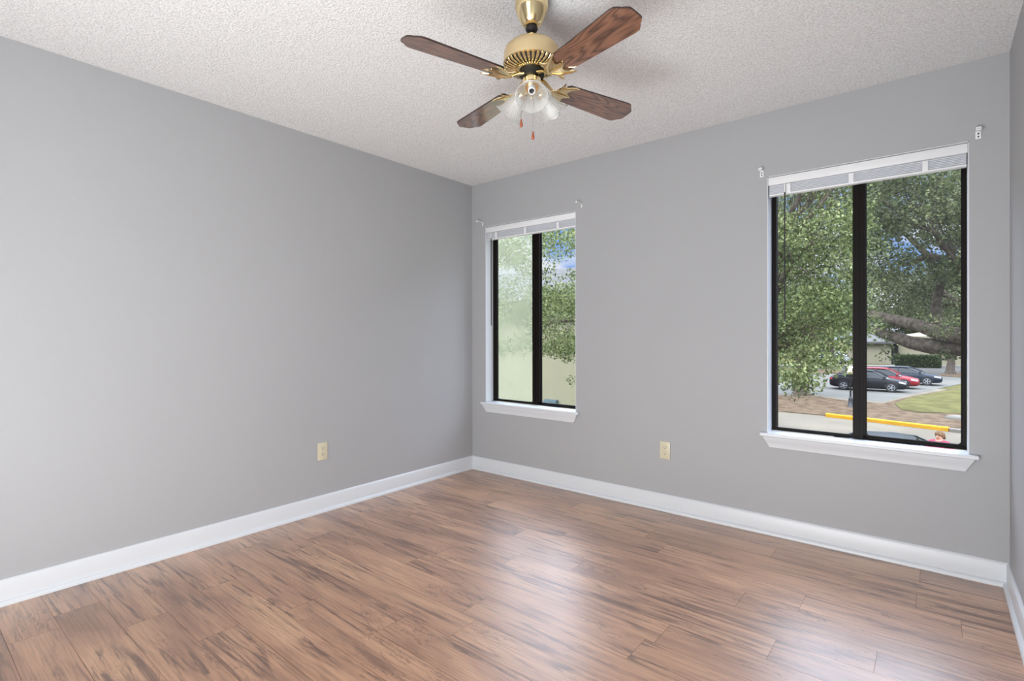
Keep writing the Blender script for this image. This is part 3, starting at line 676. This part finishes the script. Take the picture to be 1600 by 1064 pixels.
# ---- trees
def clumps_px(regions, rng):
    """regions: (px0, px1, py0, py1, Y0, Y1, count, radius) -> list of centres and radii in the world"""
    out = []
    for (a, b_, c, d, y0, y1, n, r) in regions:
        for _ in range(n):
            q = at(rng.uniform(a, b_), rng.uniform(c, d), rng.uniform(y0, y1)); out.append((np.array(q), r*rng.uniform(.7, 1.3)))
    return out
def clump_leaves(cl, per, size, rng, aspect=.5, droop=.4, flat=.65):
    Ps = []
    for c, r in cl:
        n = int(per*rng.uniform(.7, 1.3)*(r/.4)**2); g = rng.normal(size=(n, 3)); g /= np.linalg.norm(g, axis=1)[:, None]
        g *= (rng.uniform(0, 1, n)**.45)[:, None]*r; g[:, 2] *= flat; Ps.append(c+g)
    return leaf_cloud(np.concatenate(Ps), size, rng, aspect, droop)
def wob(a, b_, n, amp, rng):
    a, b_ = np.array(a, float), np.array(b_, float); L = np.linalg.norm(b_-a); pts = []
    off = np.zeros(3)
    for i in range(n+1):
        t = i/n; pts.append(a+(b_-a)*t+off*math.sin(math.pi*t)+rng.normal(0, amp*L*.25, 3)*(0 if i in (0, n) else 1)+np.array([0, 0, L*amp*math.sin(math.pi*t)]))
    return pts
def tree(name, base, th, r0, clumps, label, leaf, per=60, size=.08, limbs=None, nb_=7, group=None, lean=(0, 0), twigs=True, limb_r=.4):
    rng = np.random.default_rng(abs(hash(label)) % 1000 if False else len(label)*7+int(abs(base[0])*10))
    root = empty(name, tuple(base)); tag(root, label, 'tree', group)
    B = np.array(base); top = B+np.array([lean[0], lean[1], th])
    b = MB(); pts = wob(B+np.array([0, 0, -.05]), top, 6, .03, rng)
    rad = [r0*1.35]+[r0*(1-.35*i/6) for i in range(1, 7)]
    b.tube([tuple(p-B) for p in pts], rad, 14); b.build('trunk', M['bark'], root, smooth=60)
    cs = [c for c, r in clumps]
    if cs and nb_:
        idx = rng.permutation(len(cs)); heads = [cs[i] for i in idx[:nb_]]
        groups = [[] for _ in heads]
        for c in cs:
            d = [np.linalg.norm(c-h) for h in heads]; groups[int(np.argmin(d))].append(c)
        for h, g in zip(heads, groups):
            st = top+(B-top)*rng.uniform(0, .25)
            lp = wob(st, h, 7, .08, rng); R = [r0*limb_r*(1-.8*i/7) for i in range(8)]
            b = MB(); b.tube([tuple(p-B) for p in lp], R, 8)
            if twigs:
                for c in g[:22]:
                    j = int(rng.integers(3, 8)); tp = wob(lp[j], c, 4, .08, rng); r_ = min(R[j]*.5, .011)
                    b.tube([tuple(p-B) for p in tp], [r_, r_*.8, r_*.6, r_*.45, r_*.25], 4)
            b.build('branch', M['bark'], root, smooth=60)
    if limbs:
        for pts, R in limbs:
            b = MB(); b.tube([tuple(np.array(p)-B) for p in pts], R, 12); b.build('branch', M['bark'], root, smooth=60)
    if clumps:
        leaf_obj('foliage', clump_leaves(clumps, per, size, rng), leaf, root)
    return root
rg = np.random.default_rng(3)
# near oak standing outside between the two windows
cl = clumps_px([(1196, 1350, 215, 470, 6, 12, 170, .42), (1196, 1340, 470, 560, 6, 9, 40, .38), (1196, 1260, 560, 612, 5.5, 7.5, 11, .28), (1250, 1305, 560, 600, 5.5, 7.5, 6, .25),
                (1050, 1196, 240, 540, 5, 10, 50, .45),
                (905, 1050, 300, 560, 4.5, 9, 40, .42), (838, 905, 455, 550, 5, 9, 60, .38), (838, 905, 340, 395, 5, 8, 26, .28), (880, 905, 400, 470, 5, 8, 5, .26), (842, 870, 400, 460, 5, 8, 9, .26), (770, 838, 350, 550, 5, 9, 50, .38),
                (860, 905, 550, 600, 5, 7, 4, .2)], rg)
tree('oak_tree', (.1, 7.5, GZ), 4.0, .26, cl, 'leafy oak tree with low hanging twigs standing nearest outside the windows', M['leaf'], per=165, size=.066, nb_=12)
# right-hand oak: trunk beyond the frame, heavy limbs sweeping in
def L(pp): return [at(*q) for q in pp]
limbs = [(L([(1600, 560, 12.5), (1545, 548, 13), (1500, 542, 13.2), (1455, 541, 13.5), (1425, 536, 14), (1400, 527, 14.3), (1372, 518, 14.6), (1345, 512, 15), (1310, 500, 15.4)]), [.26, .24, .22, .20, .17, .15, .13, .11, .08]),
         (L([(1600, 540, 12.5), (1550, 530, 12.8), (1500, 525, 13), (1465, 519, 13.2), (1440, 510, 13.6), (1410, 503, 14), (1380, 496, 14.4), (1350, 489, 14.8), (1320, 470, 15), (1290, 440, 15.3)]), [.24, .22, .20, .18, .16, .15, .13, .12, .10, .06]),
         (L([(1470, 520, 13.2), (1462, 480, 13.4), (1470, 440, 13.5), (1450, 400, 13.8), (1420, 370, 14), (1380, 340, 14.5)]), [.12, .10, .09, .08, .06, .04]),
         (L([(1600, 480, 12.6), (1540, 440, 12.8), (1500, 410, 13), (1450, 400, 13.4), (1410, 415, 13.8)]), [.15, .13, .11, .08, .05]),
         (L([(1600, 400, 12.6), (1520, 350, 12.9), (1460, 330, 13.2), (1400, 325, 13.7), (1350, 300, 14)]), [.14, .12, .1, .08, .05])]
cl = clumps_px([(1335, 1520, 200, 330, 10, 16, 110, .50), (1335, 1520, 430, 488, 14.5, 19, 70, .45), (1340, 1400, 330, 440, 11, 16, 40, .45), (1400, 1520, 330, 440, 11, 16, 34, .40), (1470, 1520, 330, 540, 11, 14, 20, .36),
                (1345, 1385, 500, 530, 13, 15, 6, .22), (1385, 1400, 540, 575, 13, 14, 2, .22), (1455, 1500, 545, 558, 12.5, 14, 5, .2), (1520, 1640, 200, 500, 10, 16, 50, .5)], rg)
tb = at(1640, 640, 12.4)
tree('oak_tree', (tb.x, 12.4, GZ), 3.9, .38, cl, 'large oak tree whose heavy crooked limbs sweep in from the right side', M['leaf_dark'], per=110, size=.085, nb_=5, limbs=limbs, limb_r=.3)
# distant oaks
def ball_clumps(c, R, n, r, rng, flat=.7):
    out = []
    for _ in range(n):
        g = rng.normal(size=3); g /= np.linalg.norm(g); g *= rng.uniform(.55, 1)*R; g[2] *= flat; out.append((np.array(c)+g, r*rng.uniform(.8, 1.2)))
    return out
p = gp(1253, 617)
tree('oak_tree', (p.x, p.y, GZ), 3.0, .42, ball_clumps((p.x-.8, p.y, GZ+5.2), 3.6, 60, .8, rg), 'oak tree with bare upright trunk rooted in the mulch bed at left', M['leaf'], per=60, size=.16, nb_=6, limb_r=.5)
p = gp(1485, 585)
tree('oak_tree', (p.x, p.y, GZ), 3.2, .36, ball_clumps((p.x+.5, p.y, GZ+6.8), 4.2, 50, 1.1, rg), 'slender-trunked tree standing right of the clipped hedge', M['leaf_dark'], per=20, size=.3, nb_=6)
p = gp(1297, 575)
tree('oak_tree', (p.x, p.y, GZ), 3.0, .55, ball_clumps((p.x-1, p.y, GZ+6.6), 4.5, 50, 1.2, rg), 'distant tree on the median bed behind the black car', M['leaf'], per=20, size=.32, nb_=6)
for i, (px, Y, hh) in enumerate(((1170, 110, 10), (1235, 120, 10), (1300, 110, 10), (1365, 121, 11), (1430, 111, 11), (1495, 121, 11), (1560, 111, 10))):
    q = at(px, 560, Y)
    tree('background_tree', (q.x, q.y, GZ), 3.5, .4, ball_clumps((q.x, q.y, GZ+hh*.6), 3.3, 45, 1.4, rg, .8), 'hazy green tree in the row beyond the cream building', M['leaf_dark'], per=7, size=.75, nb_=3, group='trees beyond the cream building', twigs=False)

# ---- lamp post
p = gp(1329, 637)
lp = empty('lamp_post', p); tag(lp, 'short black lamp post with cream globe in the mulch bed', 'lamp post')
MB().lathe([(.16, 0), (.16, .05), (.11, .10), (.10, .45), (.07, .55), (.05, .60)], 16).build('post_base', M['black_metal'], lp, smooth=45)
MB().lathe([(.045, .55), (.042, 1.72), (.07, 1.76), (.09, 1.80)], 12).build('post', M['black_metal'], lp, smooth=45)
MB().lathe([(.08, 1.80), (.16, 1.90), (.19, 2.03), (.16, 2.16), (.07, 2.24)], 18).build('globe', M['globe'], lp, smooth=60)
MB().lathe([(.08, 2.235), (.05, 2.27), (.01, 2.31)], 12).build('finial', M['black_metal'], lp)

# ---- cars
def car(name, base, rz, paint, label, cat='car', roofh=1.42, length=4.5, group=None):
    root = empty(name, base, rz); tag(root, label, cat, group)
    hl = length/2; hw = .88
    def ring(x, w, zb_, zt_, k=.16):
        # body section: slightly barrel sided
        pts = [(0, zb_), (w*.72, zb_), (w*.93, zb_+.06), (w, zb_+.22), (w*1.0, (zb_+zt_)/2+.05), (w*.965, zt_-.10), (w*.88, zt_-.02), (w*.6, zt_+.02), (0, zt_+.035)]
        return [Vector((x, y, z_)) for y, z_ in pts]+[Vector((x, -y, z_)) for y, z_ in pts[-2:0:-1]]
    st = [(-1.0, .55, .38, .72), (-.985, .70, .30, .84), (-.93, .80, .24, .93), (-.80, .86, .20, .97), (-.55, .88, .19, .965), (-.2, .88, .18, .94), (.15, .88, .18, .93), (.40, .88, .18, .92), (.60, .87, .19, .86), (.80, .84, .20, .78), (.92, .78, .22, .69), (.985, .66, .28, .60), (1.0, .52, .36, .54)]
    b = MB(); b.loft([ring(x*hl, w, a, c) for x, w, a, c in st]); body = b.build('body', paint, root, smooth=60)
    # glasshouse
    def cring(x, wb, wt, zb_, zt_):
        pts = [(0, zb_), (wb, zb_), (wb*.5+wt*.5+.02, (zb_+zt_)/2), (wt+.01, zt_-.05), (wt-.08, zt_), (0, zt_+.02)]
        return [Vector((x, y, z_)) for y, z_ in pts]+[Vector((x, -y, z_)) for y, z_ in pts[-2:0:-1]]
    R = roofh
    g = [(-.86, .70, .66, .93, .97), (-.70, .77, .64, .93, R-.20), (-.50, .80, .60, .93, R-.06), (-.25, .81, .60, .92, R-.01), (.0, .81, .60, .92, R), (.16, .81, .61, .91, R-.05), (.32, .80, .64, .90, R-.20), (.50, .78, .68, .88, .98), (.56, .74, .66, .86, .92)]
    MB().loft([cring(x*hl, a, c, d, e_) for x, a, c, d, e_ in g]).build('windows', M['car_glass'], root, smooth=60)
    rf = [(-.56, .50, R-.085), (-.45, .56, R-.035), (-.25, .60, R-.005), (.0, .60, R+.008), (.13, .58, R-.028), (.17, .52, R-.045)]
    b = MB(); b.loft([[Vector((x*hl, y, z_)) for y, z_ in ((-w, zz-.03), (-w, zz+.006), (-w*.5, zz+.026), (w*.5, zz+.026), (w, zz+.006), (w, zz-.03))] for x, w, zz in rf]); b.build('roof', paint, root, smooth=60)
    for s in (1, -1):
        for path in ([(.50, .775, .99), (.33, .665, R-.17), (.16, .62, R-.03)], [(-.86, .70, .98), (-.70, .665, R-.19), (-.50, .62, R-.04)], [(-.1, .83, .93), (-.12, .745, 1.16), (-.13, .63, R-.03)]):
            MB().tube([(x*hl, y*s, z_) for x, y, z_ in path], .03, 6).build('pillar', paint, root, smooth=60)
        MB().tube([(x*hl, y*s, z_) for x, y, z_ in [(.16, .625, R-.03), (-.1, .625, R-.005), (-.5, .62, R-.045)]], .03, 6).build('roof_rail', paint, root, smooth=60)
    for x in (-.60, .62):
        for s in (1, -1):
            Q = Matrix.Translation((x*hl, s*.80, .325)) @ Matrix.Rotation(-s*math.pi/2, 4, 'X')
            w_ = MB().lathe([(.20, -.10), (.30, -.10), (.322, -.07), (.325, 0), (.322, .07), (.30, .10), (.21, .10)], 24, Q).build('wheel', M['tire'], root, smooth=40)
            b = MB(); b.lathe([(.215, .075), (.215, .104), (.195, .108), (.19, .09)], 24, Q)
            b.lathe([(.055, .08), (.05, .112)], 12, Q)
            for k in range(5):
                a = k*2*math.pi/5; b.box((.03, -.028, .086), (.205, .028, .106), M=Q @ Matrix.Rotation(a, 4, 'Z'))
            b.build('rim', M['rim'], w_, smooth=40)
            b = MB(); b.tube([(x*hl+.36*math.cos(t), s*(.872), .325+.36*math.sin(t)) for t in [math.pi*j/10 for j in range(11)]], .022, 6); b.build('wheel_arch', M['tire'], root)
    for s in (1, -1):
        b = MB(); b.loft([[Vector((x*hl, s*y+dy, z_+dz)) for dy, dz in ((-.02, -.05), (.02, -.05), (.02, .05), (-.02, .05))] for x, y, z_ in ((.80, .835, .70), (.90, .775, .665), (.965, .66, .62))]); b.build('headlight', M['lens'], root, smooth=60)
        b = MB(); b.loft([[Vector((x*hl, s*y+dy, z_+dz)) for dy, dz in ((-.02, -.06), (.02, -.06), (.02, .06), (-.02, .06))] for x, y, z_ in ((-.90, .80, .80), (-.97, .72, .78), (-.99, .60, .78))]); b.build('tail_light', M['tail'], root, smooth=60)
        MB().box((.42*hl, min(s*.86, s*1.0), .95), (.42*hl+.12, max(s*.86, s*1.0), 1.06)).build('side_mirror', paint, root, bevel=.02)
    MB().box((hl-.05, -.4, .36), (hl-.0, .4, .50)).build('grille', M['dark'], root, bevel=.01)
    return root
P_black = plain('black_car_paint', (.012, .012, .014), .35, spec=.1); P_red = plain('red_car_paint', (.20, .008, .014), .3, spec=.2)
P_navy = plain('dark_blue_car_paint', (.010, .016, .026), .3, spec=.18); P_white = plain('white_car_paint', (.22, .23, .25), .3, spec=.3)
P_green = plain('dark_green_car_paint', (.012, .02, .02), .3, spec=.25)
a, c = gp(1323, 610), gp(1384.5, 612.5); mx_ = (a+c)/2
car('parked_car', (mx_.x+.02, mx_.y+.85, GZ+.005), 0, P_black, 'black parked car with alloy rims, nearest of the three cars across the lot')
c = gp(1413, 608); car('parked_car', (c.x-1.40, c.y+.85, GZ+.005), math.radians(-1), P_red, 'red parked car between the black car and the dark blue car')
c = gp(1447, 602.5); car('parked_car', (c.x-1.42, c.y+.85, GZ+.005), math.radians(-1), P_navy, 'dark blue parked car with silver wheels beyond the red car', roofh=1.36, length=4.8)
q = at(1300, 565, 79); q2 = at(1303, 560, 90)
car('parked_car', (q.x, q.y, GZ), math.radians(-20), P_white, 'white car parked far away, lower of two near the distant trees', length=4.6)
car('parked_car', (q2.x, q2.y, GZ), math.radians(-20), P_white, 'white car parked farthest away, just above the other white one', length=4.6, roofh=1.6)
q = at(1455, 690, 13.75)
car('passing_car', (q.x-.62, 13.75, GZ), 0, P_green, 'dark green car below the window with only its roof in view', roofh=1.27, length=3.7)

# ---- person in pink
def person():
    zt_ = at(1468, 673, 12.1); base = Vector((zt_.x, 12.1, GZ)); hgt = zt_.z-GZ
    root = empty('person', base, math.radians(155)); tag(root, 'person with short blond hair in a pink shirt walking on the road', 'person')
    k = hgt/1.645
    V = [(0, 0, .95), (0, .0, 1.12), (0, -.01, 1.28), (0, -.01, 1.41), (0, .0, 1.49)]
    def skin(name, verts, edges, rads, mat, root_i=0, par=root, lv=2):
        me = bpy.data.meshes.new(name); me.from_pydata([tuple(Vector(v)*k) for v in verts], edges, []); me.materials.append(mat)
        o = bpy.data.objects.new(name, me); C.objects.link(o); o.parent = par
        md = o.modifiers.new('Skin', 'SKIN'); md.use_smooth_shade = True
        for i, r in enumerate(rads): me.skin_vertices[0].data[i].radius = (r[0]*k, r[1]*k) if isinstance(r, tuple) else (r*k, r*k)
        me.skin_vertices[0].data[root_i].use_root = True
        s = o.modifiers.new('Sub', 'SUBSURF'); s.levels = lv; s.render_levels = lv
        return o
    v = []; e = []; r = []
    def add(p, rr, par=None):
        v.append(p); r.append(rr)
        if par is not None: e.append((par, len(v)-1))
        return len(v)-1
    pel = add((0, 0, .93), (.15, .11)); wa = add((0, 0, 1.08), (.13, .10), pel); chst = add((0, 0, 1.26), (.16, .115), wa); nk0 = add((0, 0, 1.40), (.09, .07), chst); nk = add((0, 0, 1.45), .052, nk0); hd0 = add((0, .01, 1.525), (.066, .08), nk); add((0, .005, 1.59), (.056, .068), hd0)
    for s in (1, -1):
        sh = add((s*.17, 0, 1.36), .062, nk0); el = add((s*.235, -.02, 1.10), .042, sh); wr = add((s*.235, .09, .88), .026, el); pm = add((s*.23, .125, .81), (.034, .020), wr)
        for j, (dx, ln) in enumerate(((-.024, .075), (-.008, .085), (.008, .08), (.022, .065))):
            f1 = add((s*.23+dx, .150, .765), .009, pm); add((s*.23+dx, .150-.012, .765-ln*.8), .008, f1)
        t1 = add((s*.20, .135, .80), .010, pm); add((s*.19, .155, .75), .009, t1)
        hp = add((s*.09, 0, .86), .095, pel); kn = add((s*.10, .04*s, .49), .062, hp); an = add((s*.10, .05*s-.02, .09), .04, kn); add((s*.11, .05*s+.13, .035), (.045, .03), an)
    body = skin('body', v, e, r, M['skin'])
    # shirt
    v = []; e = []; r = []
    a0 = add((0, 0, .90), (.175, .135)); a1 = add((0, 0, 1.08), (.16, .125), a0); a2 = add((0, 0, 1.27), (.185, .135), a1); a3 = add((0, 0, 1.395), (.11, .085), a2)
    for s in (1, -1):
        q0 = add((s*.175, 0, 1.365), .080, a3); add((s*.222, -.01, 1.19), .070, q0)
    skin('shirt', v, e, r, M['pink'], label if False else 0)
    v = []; e = []; r = []
    a0 = add((0, 0, .93), (.165, .125))
    for s in (1, -1):
        q0 = add((s*.09, 0, .83), .11, a0); q1 = add((s*.10, .04*s, .49), .078, q0); add((s*.10, .05*s-.02, .12), .062, q1)
    skin('trousers', v, e, r, M['denim'])
    # hair cap
    b = MB(); rings = []
    for i in range(9):
        ph = i/8*math.pi*.62; rr = math.sin(ph)*.09+.002; rings.append([Vector((rr*math.cos(t)*(.95+.05*math.sin(5*t+i)), -.012+rr*1.12*math.sin(t)*(1+.04*math.sin(7*t+i*2))-.02*(i/8), 1.545+.10*math.cos(ph)-(.045 if math.sin(t) < 0 else -.02)*(i/8)))*k for t in [2*math.pi*j/28 for j in range(28)]])
    b.loft(rings); b.build('hair', M['hair'], root, smooth=70)
    # face
    b = MB()
    b.tube([Vector((0, .092, 1.540))*k, Vector((0, .108, 1.512))*k, Vector((0, .090, 1.502))*k], [.008, .013, .008], 8)
    b.build('nose', M['skin'], body, smooth=70)
    for s in (1, -1):
        MB().lathe([(.001, -.008), (.010, 0), (.001, .008)], 10, Matrix.Translation(Vector((s*.03, .082, 1.542))*k) @ Matrix.Rotation(math.pi/2, 4, 'X')).build('eye', M['dark'], body, smooth=70)
        MB().lathe([(.006, -.01), (.018, 0), (.006, .01)], 10, Matrix.Translation(Vector((s*.073, 0, 1.53))*k) @ Matrix.Rotation(math.pi/2, 4, 'Y')).build('ear', M['skin'], body, smooth=70)
        MB().box((s*.11*k-.045, s*.05*k-.07, -.0), (s*.11*k+.045, s*.05*k+.19, .075)).build('shoe', M['shoe'], root, bevel=.03)
    MB().tube([Vector((-.022, .084, 1.482))*k, Vector((0, .090, 1.480))*k, Vector((.022, .084, 1.482))*k], .005, 6).build('mouth', M['tail'], body)
person()
